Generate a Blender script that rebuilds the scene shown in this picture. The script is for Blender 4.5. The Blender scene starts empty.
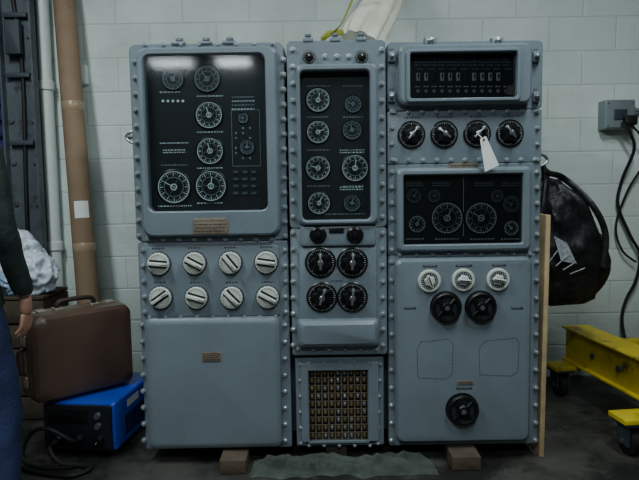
import bpy, math, random
from mathutils import Vector, Matrix, noise
random.seed(7)
rad=math.radians
F=620.0; CAM=Vector((0,-2.8,1.28)); TH=rad(5.0); PH=rad(0.9)
fw=Vector((0,math.cos(TH),-math.sin(TH))); r0=Vector((1,0,0)); u0=Vector((0,math.sin(TH),math.cos(TH)))
up=u0*math.cos(PH)+r0*math.sin(PH); rt=r0*math.cos(PH)-u0*math.sin(PH)
def W(px,py,Y=0.0):
    d=fw+rt*((px-319.5)/F)+up*((240-py)/F)
    return CAM+d*((Y-CAM.y)/d.y)
def R(xl,yt,xr,yb,Y=0.0):
    ym=(yt+yb)/2; xm=(xl+xr)/2
    return (W(xl,ym,Y).x,W(xr,ym,Y).x,W(xm,yb,Y).z,W(xm,yt,Y).z)
def ins(r,d): return (r[0]+d,r[1]-d,r[2]+d,r[3]-d)
K=2.8/F
# ---------------- materials
def s2l(c):
    o=[]
    for v in c:
        v/=255.0
        o.append(v/12.92 if v<=0.04045 else ((v+0.055)/1.055)**2.4)
    return o
def mat(name,col,rough=0.5,metal=0.0,var=0.15,scale=6.0,bump=0.0,bscale=60.0,spec=0.5,emis=None,dirt=None):
    m=bpy.data.materials.new(name); m.use_nodes=True
    nt=m.node_tree; b=nt.nodes['Principled BSDF']
    c=s2l(col)
    tc=nt.nodes.new('ShaderNodeTexCoord')
    nz=nt.nodes.new('ShaderNodeTexNoise'); nz.inputs['Scale'].default_value=scale; nz.inputs['Detail'].default_value=6
    nt.links.new(tc.outputs['Object'],nz.inputs['Vector'])
    rp=nt.nodes.new('ShaderNodeValToRGB')
    rp.color_ramp.elements[0].position=0.3; rp.color_ramp.elements[1].position=0.7
    rp.color_ramp.elements[0].color=[x*(1-var) for x in c]+[1]
    rp.color_ramp.elements[1].color=[min(1,x*(1+var)) for x in c]+[1]
    nt.links.new(nz.outputs['Fac'],rp.inputs['Fac'])
    last=rp.outputs['Color']
    if dirt:
        n2=nt.nodes.new('ShaderNodeTexNoise'); n2.inputs['Scale'].default_value=dirt[1]; n2.inputs['Detail'].default_value=9; n2.inputs['Roughness'].default_value=0.7
        nt.links.new(tc.outputs['Object'],n2.inputs['Vector'])
        r2=nt.nodes.new('ShaderNodeValToRGB'); r2.color_ramp.elements[0].position=dirt[2]; r2.color_ramp.elements[1].position=dirt[2]+0.12
        nt.links.new(n2.outputs['Fac'],r2.inputs['Fac'])
        mx=nt.nodes.new('ShaderNodeMixRGB'); mx.inputs[2].default_value=s2l(dirt[0])+[1]
        nt.links.new(r2.outputs['Color'],mx.inputs[0]); nt.links.new(last,mx.inputs[1]); last=mx.outputs[0]
    nt.links.new(last,b.inputs['Base Color'])
    b.inputs['Roughness'].default_value=rough; b.inputs['Metallic'].default_value=metal
    b.inputs['Specular IOR Level'].default_value=spec
    if bump>0:
        n3=nt.nodes.new('ShaderNodeTexNoise'); n3.inputs['Scale'].default_value=bscale; n3.inputs['Detail'].default_value=5
        nt.links.new(tc.outputs['Object'],n3.inputs['Vector'])
        bp=nt.nodes.new('ShaderNodeBump'); bp.inputs['Strength'].default_value=bump; bp.inputs['Distance'].default_value=0.01
        nt.links.new(n3.outputs['Fac'],bp.inputs['Height']); nt.links.new(bp.outputs['Normal'],b.inputs['Normal'])
    if emis:
        b.inputs['Emission Color'].default_value=s2l(emis[0])+[1]; b.inputs['Emission Strength'].default_value=emis[1]
    return m
PAINT=mat('grey_blue_paint',(108,120,128),0.38,0,0.08,5,0.10,70,0.5,dirt=((92,101,107),3.0,0.60))
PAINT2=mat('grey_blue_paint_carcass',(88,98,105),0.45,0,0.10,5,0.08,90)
BOLT=mat('bolt_paint',(150,161,166),0.28,0.4,0.2,40)
STEEL=mat('worn_steel',(170,175,178),0.3,0.9,0.15,30)
BLACK=mat('black_plastic',(13,14,16),0.32,0,0.2,10)
DARK=mat('black_instrument_panel',(11,16,20),0.5,0,0.2,8)
DIAL=mat('dial_face_black',(6,8,10),0.4,0,0.2,8)
LINE=mat('dial_marking',(122,136,142),0.6,0,0.2,50)
LINEB=mat('dial_marking_bright',(205,214,214),0.6,0,0.15,50)
KLINE=mat('knob_engraving',(205,210,210),0.6,0,0.1,50)
CREAM=mat('knob_cream',(192,196,188),0.4,0,0.1,20)
BRASS=mat('brass_plate',(122,110,95),0.45,0.3,0.25,60)
GOLD=mat('brass_connector',(136,120,84),0.35,0.7,0.35,50)
RUB=mat('black_rubber',(16,16,17),0.6,0,0.2,10)
WHITE=mat('paper_white',(235,238,235),0.7,0,0.03,10)
STEN=mat('stencil_grey',(48,58,66),0.6,0,0.1,10)
WOOD=mat('pine_wood',(172,150,114),0.6,0,0.2,14,0.15,40)
WOODD=mat('dirty_timber',(70,60,47),0.75,0,0.3,12,0.3,40)
CARD=mat('cardboard',(140,116,92),0.75,0,0.12,8,0.1,60,dirt=((98,78,62),5,0.60))
TAPE=mat('packing_tape',(160,138,110),.3,0,.05,5)
def glassmat():
    m=bpy.data.materials.new('window_glass'); m.use_nodes=True; nt=m.node_tree; nt.nodes.clear()
    o=nt.nodes.new('ShaderNodeOutputMaterial'); t=nt.nodes.new('ShaderNodeBsdfTransparent'); g=nt.nodes.new('ShaderNodeBsdfGlossy')
    t.inputs[0].default_value=(0.80,0.87,0.90,1); g.inputs['Roughness'].default_value=0.07
    fr=nt.nodes.new('ShaderNodeFresnel'); fr.inputs[0].default_value=1.55
    mp=nt.nodes.new('ShaderNodeMath'); mp.operation='MULTIPLY'; mp.inputs[1].default_value=2.2; mp.use_clamp=True
    nt.links.new(fr.outputs[0],mp.inputs[0])
    mx=nt.nodes.new('ShaderNodeMixShader'); nt.links.new(mp.outputs[0],mx.inputs[0]); nt.links.new(t.outputs[0],mx.inputs[1]); nt.links.new(g.outputs[0],mx.inputs[2])
    nt.links.new(mx.outputs[0],o.inputs[0]); return m
GLASS=glassmat()
# ---------------- mesh builder
class MB:
    def __init__(s): s.v=[];s.f=[];s.m=[];s.mats=[];s.M=None
    def mi(s,m):
        if m not in s.mats: s.mats.append(m)
        return s.mats.index(m)
    def add(s,vs,fs,m,M=None):
        M=M or s.M; o=len(s.v)
        for v in vs:
            v=Vector(v)
            s.v.append(M@v if M else v)
        k=s.mi(m)
        for f in fs: s.f.append([i+o for i in f]); s.m.append(k)
    def obj(s,name,parent=None,sharp=32):
        me=bpy.data.meshes.new(name); me.from_pydata([tuple(v) for v in s.v],[],s.f)
        for m in s.mats: me.materials.append(m)
        for p,k in zip(me.polygons,s.m): p.material_index=k; p.use_smooth=True
        me.update()
        import bmesh
        bm=bmesh.new(); bm.from_mesh(me); bmesh.ops.recalc_face_normals(bm,faces=bm.faces); bm.to_mesh(me); bm.free()
        try: me.set_sharp_from_angle(angle=rad(sharp))
        except Exception: pass
        ob=bpy.data.objects.new(name,me); bpy.context.scene.collection.objects.link(ob)
        if parent: ob.parent=parent
        return ob
    def loft(s,loops,m,c0=False,c1=True,M=None):
        n=len(loops[0]); vs=[v for l in loops for v in l]; fs=[]
        for i in range(len(loops)-1):
            for j in range(n):
                k=(j+1)%n
                fs.append([i*n+j,i*n+k,(i+1)*n+k,(i+1)*n+j])
        if c0: fs.append(list(range(n))[::-1])
        if c1: fs.append([(len(loops)-1)*n+j for j in range(n)])
        s.add(vs,fs,m,M)
    def box(s,x0,x1,y0,y1,z0,z1,m,M=None,b=0.0):
        if b<=0:
            vs=[(x0,y0,z0),(x1,y0,z0),(x1,y1,z0),(x0,y1,z0),(x0,y0,z1),(x1,y0,z1),(x1,y1,z1),(x0,y1,z1)]
            s.add(vs,[[0,3,2,1],[4,5,6,7],[0,1,5,4],[1,2,6,5],[2,3,7,6],[3,0,4,7]],m,M)
        else:
            rc=(x0,x1,z0,z1)
            s.loft([rr(ins(rc,b),b,y1),rr(rc,b,y1-b),rr(rc,b,y0+b),rr(ins(rc,b*.4),b,y0+b*.3),rr(ins(rc,b),b,y0)],m,True,True,M)
    def lathe(s,o,ax,prof,seg,m,M=None,lob=0,la=0.0):
        ax=Vector(ax).normalized(); a=ax.orthogonal().normalized(); b=ax.cross(a); o=Vector(o)
        loops=[]
        for r,h in prof:
            r=max(r,1e-5)
            loops.append([o+ax*h+(a*math.cos(t)+b*math.sin(t))*(r*(1+(la*math.cos(lob*t) if lob else 0))) for t in [2*math.pi*i/seg for i in range(seg)]])
        s.loft(loops,m,True,True,M)
    def tube(s,pts,r,m,seg=8,closed=False,flat=1.0,M=None):
        pts=[Vector(p) for p in pts]; loops=[]; n0=None
        for i,p in enumerate(pts):
            t=(pts[min(i+1,len(pts)-1)]-pts[max(i-1,0)]).normalized()
            if n0 is None: n0=t.orthogonal().normalized()
            n0=(n0-t*n0.dot(t)).normalized(); b=t.cross(n0)
            rr_=r[i] if isinstance(r,(list,tuple)) else r
            loops.append([p+(n0*math.cos(a)+b*math.sin(a)*flat)*rr_ for a in [2*math.pi*k/seg for k in range(seg)]])
        s.loft(loops,m,True,True,M)
    def ring(s,cx,cz,y,r1,r2,m,seg=32):
        vs=[];fs=[]
        for i in range(seg):
            a=2*math.pi*i/seg; vs+=[(cx+r1*math.cos(a),y,cz+r1*math.sin(a)),(cx+r2*math.cos(a),y,cz+r2*math.sin(a))]
        for i in range(seg):
            j=(i+1)%seg; fs.append([2*i,2*i+1,2*j+1,2*j])
        s.add(vs,fs,m)
    def seg2(s,xa,za,xb,zb,w,y,m):
        d=Vector((xb-xa,0,zb-za)).normalized(); n=Vector((-d.z,0,d.x))*w/2
        A=Vector((xa,y,za));B=Vector((xb,y,zb)); s.add([A-n,B-n,B+n,A+n],[[0,1,2,3]],m)
    def disc(s,cx,cz,y,r,m,seg=32):
        s.add([(cx+r*math.cos(2*math.pi*i/seg),y,cz+r*math.sin(2*math.pi*i/seg)) for i in range(seg)],[list(range(seg))],m)
def rr(rc,r,y,n=6):
    x0,x1,z0,z1=rc; r=max(0.0005,min(r,(x1-x0)/2-1e-4,(z1-z0)/2-1e-4)); o=[]
    for cx,cz,a0 in ((x1-r,z1-r,0),(x0+r,z1-r,90),(x0+r,z0+r,180),(x1-r,z0+r,270)):
        for i in range(n+1):
            a=rad(a0+90.0*i/n); o.append(Vector((cx+r*math.cos(a),y,cz+r*math.sin(a))))
    return o
def empty(name,loc=(0,0,0)):
    e=bpy.data.objects.new(name,None); bpy.context.scene.collection.objects.link(e); e.empty_display_size=0.1
    return e
def smoothpath(P,n=8):
    P=[Vector(p) for p in P]; Q=[P[0]]+P+[P[-1]]; o=[]
    for i in range(1,len(Q)-2):
        a,b,c,d=Q[i-1:i+3]
        for k in range(n):
            t=k/n
            o.append(0.5*((2*b)+(c-a)*t+(2*a-5*b+4*c-d)*t*t+(3*b-a-3*c+d)*t**3))
    o.append(P[-1]); return o
YV=(0,-1,0)
# =====================================================================
# MACHINE
# =====================================================================
mach=empty('naval_fire_control_computer')
ZB=0.066
def plate(mb,rc,r,yb,yf,m,bev=0.006,soft=None):
    mb.loft([rr(rc,r,yb),rr(rc,r,yf+bev),rr(ins(rc,bev*.3),r,yf+bev*.3),rr(ins(rc,bev),r,yf)],m,True,True)
def winframe(mb,O,rO,fl,yflange,I,rI,yfront,ybk,m,raised=None,rR=0.03):
    RZ=raised or ins(O,fl)
    L=[rr(O,rO,0.10),rr(O,rO,yflange+.004),rr(ins(O,.004),rO,yflange),
       rr(ins(RZ,-.004),rR,yflange),rr(RZ,rR,yflange-.006),rr(ins(RZ,.003),rR,yfront+.008),rr(ins(RZ,.011),rR,yfront),
       rr(ins(I,-.006),rI+.005,yfront),rr(ins(I,-.001),rI,yfront+.006),rr(I,rI,yfront+.02),rr(I,rI,ybk)]
    mb.loft(L,m,True,False)
def bolt(mb,x,z,y,r=0.0095,h=0.015,m=None):
    mb.lathe((x,y+.001,z),YV,[(r*1.5,0),(r*1.5,h*.2),(r,h*.22),(r,h*.75),(r*.6,h),(0,h)],8,m or BOLT)
def boltline(mb,p,q,n,Y,r=0.0095):
    a=W(p[0],p[1],Y);b=W(q[0],q[1],Y)
    for i in range(n):
        c=a.lerp(b,i/(n-1)); bolt(mb,c.x,c.z,Y,r)
def dial(mb,px,py,rp,Y,bright=0,n=36,cross=True,fill=False):
    c=W(px,py,Y); r=rp*K; x,z=c.x,c.z; m=LINEB if bright else LINE
    mb.lathe((x,Y+.001,z),YV,[(r*1.15,0),(r*1.15,.006),(r*1.08,.009),(r*1.06,.004),(0,.004)],36,DIAL)
    y=Y-.0045
    mb.ring(x,z,y,r*.96,r*1.02,m); mb.ring(x,z,y,r*.60,r*.64,LINE)
    for i in range(n):
        a=2*math.pi*i/n; r1=r*(.82 if i%3 else .70); w=.0016 if i%3 else .0030
        mb.seg2(x+r1*math.cos(a),z+r1*math.sin(a),x+r*.93*math.cos(a),z+r*.93*math.sin(a),w,y,m)
    if cross:
        a=random.uniform(0,3.14)
        mb.seg2(x-r*.2*math.cos(a),z-r*.2*math.sin(a),x+r*.66*math.cos(a),z+r*.66*math.sin(a),.0035,y-.0007,m)
        q=math.pi/2
        mb.seg2(x-r*.5*math.cos(a+q),z-r*.5*math.sin(a+q),x+r*.5*math.cos(a+q),z+r*.5*math.sin(a+q),.0018,y-.0005,LINE)
        mb.ring(x,z,y,r*.15,r*.22,m,16)
def dashes(mb,px,py,w,rows,Y,m=None,h=1.0,gap=2.4):
    m=m or LINE
    for k in range(rows):
        c=W(px,py+k*gap,Y); t=-w/2
        while t<w/2:
            l=random.uniform(1.0,2.6); l=min(l,w/2-t+.3)
            if l>.5: mb.seg2(c.x+t*K,c.z,c.x+(t+l)*K,c.z,h*K,Y,m)
            t+=l+1.0
def nameplate(mb,xl,yt,xr,yb,Y,m=BRASS,rows=4):
    rc=R(xl,yt,xr,yb,Y); plate(mb,rc,.003,Y+.001,Y-.003,m,.001)
    for k in range(rows):
        z=rc[3]-(k+.8)*(rc[3]-rc[2])/(rows+.6); 
        t=rc[0]+.008
        while t<rc[1]-.012:
            l=random.uniform(.006,.016); mb.seg2(t,z,min(t+l,rc[1]-.006),z,.003,Y-.0035,DARK); t+=l+.004
    for x in (rc[0]+.004,rc[1]-.004):
        for z in (rc[2]+.004,rc[3]-.004): mb.lathe((x,Y-.003,z),YV,[(.002,0),(.001,.001),(0,.001)],8,STEEL)
def creamknob(mb,px,py,rp,Y,ang):
    c=W(px,py,Y-.02); x,z=c.x,c.z; r=rp*K
    mb.lathe((x,Y+.001,z),YV,[(r*1.12,0),(r*1.12,.005),(r*1.06,.007),(0,.007)],36,STEN)
    mb.lathe((x,Y-.006,z),YV,[(r*.96,0),(r,.003),(r,.014),(r*.92,.018),(0,.018)],72,CREAM,lob=18,la=.018)
    for i in range(24):
        a=2*math.pi*i/24; mb.seg2(x+r*.72*math.cos(a),z+r*.72*math.sin(a),x+r*.88*math.cos(a),z+r*.88*math.sin(a),.0022,Y-.0246,STEN)
    M=Matrix.Translation((x,Y-.024,z))@Matrix.Rotation(ang,4,'Y')
    mb.box(-r*.80,r*.80,-.0006,.002,-r*.34,r*.34,BLACK,M)
    mb.box(-r*.84,r*.84,-.024,.002,-r*.15,r*.15,CREAM,M,b=.003)
    mb.box(r*.3,r*.8,-.0246,-.02,-.0014,.0014,BLACK,M)
def ringknob(mb,px,py,rp,Y,ang):
    c=W(px,py,Y-.02); x,z=c.x,c.z; r=rp*K
    mb.lathe((x,Y+.001,z),YV,[(r*1.08,0),(r*1.08,.012),(r*1.0,.016),(r*.84,.016),(r*.82,.010),(0,.010)],40,CREAM)
    mb.disc(x,z,Y-.0105,r*.80,STEN)
    for i in range(20):
        a=2*math.pi*i/20; mb.seg2(x+r*.62*math.cos(a),z+r*.62*math.sin(a),x+r*.76*math.cos(a),z+r*.76*math.sin(a),.003,Y-.011,KLINE)
    mb.lathe((x,Y-.010,z),YV,[(r*.5,0),(r*.5,.01),(r*.4,.014),(0,.014)],30,CREAM,lob=6,la=.08)
    M=Matrix.Translation((x,Y-.024,z))@Matrix.Rotation(ang,4,'Y')
    mb.box(-r*.62,r*.62,-.014,.006,-r*.13,r*.13,CREAM,M,b=.003)
    mb.box(-r*.5,r*.5,-.0146,-.01,-.0025,.0025,BLACK,M)
def blackknob(mb,px,py,rp,Y,ang=0,spoke=True,lobes=6):
    c=W(px,py,Y-.02); x,z=c.x,c.z; r=rp*K
    mb.lathe((x,Y+.001,z),YV,[(r*1.04,0),(r*1.04,.006),(r*.98,.009),(0,.009)],40,BLACK)
    for i in range(40):
        a=2*math.pi*i/40; r1=.82 if i%5 else .74
        mb.seg2(x+r*r1*math.cos(a),z+r*r1*math.sin(a),x+r*.90*math.cos(a),z+r*.90*math.sin(a),.0014,Y-.0085,KLINE if i%5==0 else LINEB)
    mb.lathe((x,Y-.008,z),YV,[(r*.62,0),(r*.62,.016),(r*.52,.026),(r*.2,.028),(0,.028)],48,BLACK,lob=lobes,la=.13)
    mb.lathe((x,Y-.034,z),YV,[(r*.2,0),(r*.2,.006),(r*.13,.009),(0,.009)],16,STEEL)
    if spoke:
        M=Matrix.Translation((x,Y-.036,z))@Matrix.Rotation(ang,4,'Y')
        mb.box(-r*.08,r*.08,-.010,.004,-r*.45,r*.60,STEEL,M,b=.002)
        mb.lathe((x+r*.55*math.sin(ang),Y-.03,z+r*.55*math.cos(ang)),YV,[(r*.15,0),(r*.15,.014),(0,.016)],12,STEEL)
def handwheel(mb,px,py,rp,Y):
    c=W(px,py,Y-.02); x,z=c.x,c.z; r=rp*K
    mb.lathe((x,Y+.001,z),YV,[(r*1.02,0),(r*1.02,.004),(r*.9,.006),(0,.006)],40,BLACK)
    mb.disc(x,z,Y-.0062,r*.8,STEN)
    pts=[(x+r*.84*math.cos(a),Y-.022,z+r*.84*math.sin(a)) for a in [2*math.pi*i/36 for i in range(37)]]
    mb.tube(pts,.010,BLACK,8)
    for i in range(4):
        a=math.pi/4+i*math.pi/2
        mb.tube([(x,Y-.026,z),(x+r*.82*math.cos(a),Y-.022,z+r*.82*math.sin(a))],.009,BLACK,8)
    mb.lathe((x,Y-.005,z),YV,[(r*.38,0),(r*.38,.024),(r*.28,.034),(0,.036)],24,BLACK)
    mb.lathe((x,Y-.038,z),YV,[(r*.15,0),(r*.15,.005),(0,.006)],12,STEEL)
def clamp(mb,px,py,Y,vert=True,s=1.0):
    c=W(px,py,Y); M=Matrix.Translation((c.x,Y,c.z))
    w,h=(.016*s,.024*s) if vert else (.024*s,.016*s)
    mb.box(-w,w,-.012,.03,-h,h,PAINT,M,b=.005)
    mb.lathe((c.x,Y-.011,c.z),YV,[(.013*s,0),(.013*s,.010),(.008*s,.013),(.008*s,.022),(0,.024)],6,STEEL)
    if vert: mb.lathe((c.x,Y+.01,c.z+.02*s),(0,0,1),[(.009*s,0),(.009*s,.018),(.005*s,.022),(0,.022)],10,PAINT2)
# ---- carcasses
mb=MB()
LC=R(137.5,43,288.5,447); CC=R(289.5,41,386,354); RC=R(388,41,540,446)
LC=(LC[0],LC[1],ZB,LC[3]); RC=(RC[0],RC[1],ZB,RC[3])
for rc in (LC,RC): mb.box(rc[0]+.004,rc[1]-.004,.09,.66,rc[2],rc[3]-.003,PAINT2,b=.01)
mb.box(CC[0]+.006,CC[1]-.006,.09,.66,CC[2],CC[3]-.003,PAINT2,b=.01)
JB=R(296,358,384,449); JB=(JB[0],JB[1],ZB,JB[3])
mb.box(JB[0]+.004,JB[1]-.004,.05,.60,JB[2],JB[3],PAINT2,b=.006)
mb.box(LC[0]+.3,RC[1]-.3,.15,.62,ZB+.02,CC[2]+.02,PAINT2)
mb.obj('cabinet_body',mach)
# ---- LEFT
YB=.012
mb=MB()
O=R(133.5,43,286,241); I=R(145.5,54,266,211,-.045)
winframe(mb,(LC[0]-.004,LC[1]-.003,O[2],LC[3]),.03,.0,0,I,.03,-.045,.062,PAINT,raised=R(140,47,279,236,-.02),rR=.04)
lower=(LC[0],LC[1]-.002,ZB,O[2]-.003)
plate(mb,lower,.012,.10,0,PAINT,.005)
plate(mb,R(148,246,280,316),.01,.002,-.008,PAINT,.004)
LD=R(145.5,318,281,446,-.035); LD=(LD[0],LD[1],ZB+.012,LD[3])
mb.loft([rr(LD,.03,.002),rr(LD,.03,-.012),rr(ins(LD,.003),.03,-.027),rr(ins(LD,.014),.028,-.036),rr(ins(LD,.03),.025,-.038)],PAINT,True,True)
nameplate(mb,193,218,228,234,-.046); nameplate(mb,202,352,221,361,-.039)
mb.obj('left_cabinet_front',mach)
mb=MB()
boltline(mb,(134.5,62),(139,236),12,0);boltline(mb,(283,60),(285,236),13,0)
boltline(mb,(148,239),(272,239),9,0);boltline(mb,(145,45),(272,44),8,0,.008)
boltline(mb,(143,250),(145,312),5,0);boltline(mb,(285,250),(286,312),5,0)
boltline(mb,(150,317),(276,316),9,0,.008)
boltline(mb,(142,325),(144.5,440),8,0);boltline(mb,(285,325),(285,440),8,0)
for px in (178,229,205): 
    c=W(px,40,0); mb.lathe((c.x,.03,LC[3]-.003),(0,0,1),[(.011,0),(.011,.018),(.017,.020),(.017,.03),(.006,.034),(0,.034)],12,PAINT)
    mb.box(c.x-.03,c.x+.03,-.01,.05,LC[3]-.006,LC[3]+.008,PAINT,b=.004)
c=W(134,137,.05)
mb.tube(smoothpath([(LC[0],.05,c.z+.03),(LC[0]-.03,.05,c.z+.02),(LC[0]-.045,.05,c.z),(LC[0]-.03,.05,c.z-.02),(LC[0],.05,c.z-.03)]),.007,STEEL)
mb.lathe((LC[0]+.002,.05,c.z),(-1,0,0),[(.02,0),(.02,.01),(.01,.015),(.01,.04),(0,.045)],12,PAINT2)
mb.obj('left_cabinet_bolts',mach)
mb=MB()
mb.box(I[0]-.002,I[1]+.002,YB,YB+.03,I[2]-.002,I[3]+.002,DARK)
Y=YB-.0005
for a in [(173,79,10,0),(207,79,12,0),(209,115,12.5,1),(210,151,12.5,1),(211,186,14.5,1),(174,187,15.5,1),(243,118,5,0),(247,147,7,0)]:
    dial(mb,a[0],a[1],a[2],Y,a[3])
dashes(mb,170,92,20,1,Y,LINEB);dashes(mb,174,143,28,1,Y,LINEB);dashes(mb,174,150,22,2,Y,LINEB);dashes(mb,174,165,26,1,Y);dashes(mb,175,206,34,1,Y,LINEB)
for py in (96,132,168,203): dashes(mb,210,py,26,1,Y,LINEB)
for k in range(4): dashes(mb,243,97+k*4,22,1,Y,LINEB if k%2 else LINE)
for i in range(3):
    for j in range(4):
        c=W(236+i*9,172+j*7,Y); mb.box(c.x-.012,c.x+.012,Y-.006,Y,c.z-.007,c.z+.007,STEN); mb.seg2(c.x-.009,c.z,c.x+.009,c.z,.002,Y-.0065,LINE)
for i in range(5):
    c=W(163+i*5,101,Y); mb.disc(c.x,c.z,Y-.001,.006,LINEB,12)
for j in range(7):
    for i in range(3):
        if (i+j)%3: c=W(236+i*7,128+j*5,Y); mb.disc(c.x,c.z,Y-.001,.005,LINE,10)
rc=R(232,110,260,166,Y); 
for a,b in (((0,2),(1,2)),((1,2),(1,3)),((1,3),(0,3)),((0,3),(0,2))): mb.seg2(rc[a[0]],rc[a[1]],rc[b[0]],rc[b[1]],.0022,Y-.001,LINE)
mb.obj('left_dial_panel',mach)
mb=MB()
for px,py,an in [(158,264,.1),(194,263.5,.5),(230,263,.9),(266,262.5,.15),(160,298,-.6),(196,298,.3),(231.5,298,.8),(267.5,297.5,.5)]:
    creamknob(mb,px,py,11,-.008,an)
    dashes(mb,px,py-15.5,12,1,-.0086,STEN,1.6)
mb.obj('left_selector_knobs',mach)
# ---- CENTER
mb=MB(); YC=-.015
O=(CC[0],CC[1],W(337,228,YC).z,CC[3]); I=R(301,70,370.5,220,-.055)
winframe(mb,O,.02,0,YC,I,.022,-.055,.052,PAINT,raised=R(297,64,378,225,-.03),rR=.03)
plate(mb,(CC[0],CC[1],CC[2],O[2]-.001),.012,.10,YC,PAINT,.004)
plate(mb,R(300,226,376,246,-.03),.015,YC+.002,-.034,PAINT,.008)
plate(mb,R(299,248,377,319,-.02),.008,YC+.002,YC-.008,PAINT,.004)
LP=R(297,320,380,348,-.06)
mb.loft([rr(LP,.02,YC+.002),rr(LP,.02,-.035),rr(ins(LP,.006),.02,-.055),rr(ins(LP,.022),.018,-.068)],PAINT,True,True)
for px in (308,335,361):
    c=W(px,40,0); mb.box(c.x-.022,c.x+.022,-.02,.04,CC[3]-.006,CC[3]+.012,PAINT,b=.004)
    mb.lathe((c.x,.01,CC[3]+.010),(0,0,1),[(.010,0),(.010,.012),(.015,.014),(.015,.022),(0,.026)],10,PAINT)
mb.obj('center_cabinet_front',mach)
mb=MB()
boltline(mb,(292.5,50),(293.5,345),19,YC);boltline(mb,(382,50),(383,345),19,YC)
boltline(mb,(298,349),(376,349),6,YC,.008)
for px in (309,362): blackknob(mb,px,56,6,YC,.2,False)
for px in (318,355): 
    c=W(px,235,-.034); mb.lathe((c.x,-.033,c.z),YV,[(.038,0),(.038,.008),(.03,.014),(0,.015)],24,BLACK)
    mb.lathe((c.x,-.047,c.z),YV,[(.014,0),(.012,.01),(0,.011)],12,BLACK)
for px in (325,337,349): bolt(mb,W(px,57,YC).x,W(px,57,YC).z,YC)
nameplate(mb,329,228,344,233,-.035,BLACK,1)
mb.obj('center_cabinet_bolts',mach)
mb=MB(); YB=.004
mb.box(I[0]-.002,I[1]+.002,YB,YB+.03,I[2]-.002,I[3]+.002,DARK); Y=YB-.0005
for a in [(318,100,11,1),(318,132,10.5,1),(318,168,11.5,1),(319,203,10.5,1),(355,168,12.5,1),(352,130,9,0),(353,104,8,0),(352,203,8,0)]: dial(mb,a[0],a[1],a[2],Y,a[3])
for py in (86,117,150,186): dashes(mb,318,py,22,1,Y); dashes(mb,353,py,20,1,Y)
dashes(mb,352,150,24,2,Y,LINEB);dashes(mb,352,187,24,2,Y,LINEB);dashes(mb,345,214,40,1,Y)
mb.obj('center_dial_panel',mach)
mb=MB()
for px,py,an in [(320.5,263,0),(352.5,263,.08),(322,298,.35),(352.5,298,.1)]:
    blackknob(mb,px,py,15,YC-.008,an); 
for px,py in [(320,245.5),(352,245.5),(337,281)]: dashes(mb,px,py,12,1,YC-.0086,STEN,1.6)
mb.obj('center_control_knobs',mach)
# ---- junction box with connector grid
mb=MB()
I=R(309,370,368,441,.01)
mb.loft([rr(JB,.008,.06),rr(JB,.008,.014),rr(ins(JB,.004),.008,.01),rr(ins(JB,.022),.008,.01),rr(ins(JB,.024),.008,.0),rr(ins(JB,.026),.008,-.004),rr(ins(I,-.004),.004,-.004),rr(I,.004,.0),rr(I,.004,.045)],PAINT,True,False)
for a,b,n in (((300,364),(301,443),6),((380,364),(378,443),6),((309,363),(370,363),5),((309,445),(370,445),5)): boltline(mb,a,b,n,.01,.007)
mb.box(I[0],I[1],.04,.05,I[2],I[3],DARK)
nc,nr=9,9
for i in range(nc):
    x=I[0]+(i+.5)*(I[1]-I[0])/nc
    for j in range(nr):
        z=I[2]+(j+.5)*(I[3]-I[2])/nr
        mb.lathe((x,.041,z),YV,[(.010,0),(.010,.012),(.006,.014),(.006,.024),(0,.025)],6,GOLD if (i*3+j*5+random.randint(0,2))%4 else STEEL)
for j in range(nr+1):
    z=I[2]+j*(I[3]-I[2])/nr; mb.box(I[0],I[1],.018,.022,z-.0016,z+.0016,BRASS)
for i in range(nc+1):
    x=I[0]+i*(I[1]-I[0])/nc; mb.box(x-.0025,x+.0025,.018,.021,I[2],I[3],BRASS)
mb.obj('terminal_grid_box',mach)
# ---- RIGHT
mb=MB()
O1=(RC[0],RC[1],W(464,110).z,RC[3]); I1=R(410,52,517,98,-.055)
winframe(mb,O1,.02,0,0,I1,.012,-.055,.052,PAINT,raised=R(398,44,531,105,-.03),rR=.03)
rm=R(406,48.5,521,101.5,-.06)
mb.loft([rr(rm,.018,-.054),rr(rm,.018,-.062),rr(ins(rm,.004),.016,-.066),rr(ins(I1,-.003),.012,-.066),rr(I1,.012,-.062),rr(I1,.012,-.05)],PAINT,False,False)
z1=O1[2]-.002; z2=W(464,163).z
plate(mb,(RC[0],RC[1],z2,z1),.006,.10,0,PAINT,.003)
O2=(RC[0],RC[1],W(464,254).z,z2-.002); I2=R(404,174.5,523,244,-.035)
winframe(mb,O2,.006,0,0,I2,.008,-.035,.055,PAINT,raised=R(396.5,168,531,251,-.02),rR=.02)
plate(mb,(RC[0],RC[1],ZB,O2[2]-.002),.012,.10,0,PAINT,.003)
P3=R(395.5,258,532,443,-.045)
mb.loft([rr(P3,.035,.002),rr(P3,.035,-.02),rr(ins(P3,.003),.034,-.034),rr(ins(P3,.013),.03,-.045),rr(ins(P3,.03),.028,-.048)],PAINT,True,True)
mb.obj('right_cabinet_front',mach)
mb=MB()
for px in (391.5,536): 
    for py in (57,97): clamp(mb,px,py,-.01,True,.95)
for px in (430,497): 
    clamp(mb,px,41.5,0,False,1.1)
boltline(mb,(394,112.5),(536,111.5),11,0,.0085)
boltline(mb,(392,112),(392,160),4,0,.0085);boltline(mb,(537,112),(537.5,160),4,0,.0085)
boltline(mb,(395,160.5),(535,159.5),11,0,.0085)
boltline(mb,(392,172),(391.5,250),6,0);boltline(mb,(537,172),(537,250),6,0)
boltline(mb,(391.5,262),(391.5,440),11,0);boltline(mb,(536.5,262),(535,440),11,0)
boltline(mb,(400,254.5),(530,254),9,0,.007)
nameplate(mb,449,163,478,167.5,-.001,BRASS,1)
for a in ((418,250,14),(447,250,16),(482,250,16),(512,250,14)): dashes(mb,a[0],a[1],a[2],1,-.0356,STEN,1.4)
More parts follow.
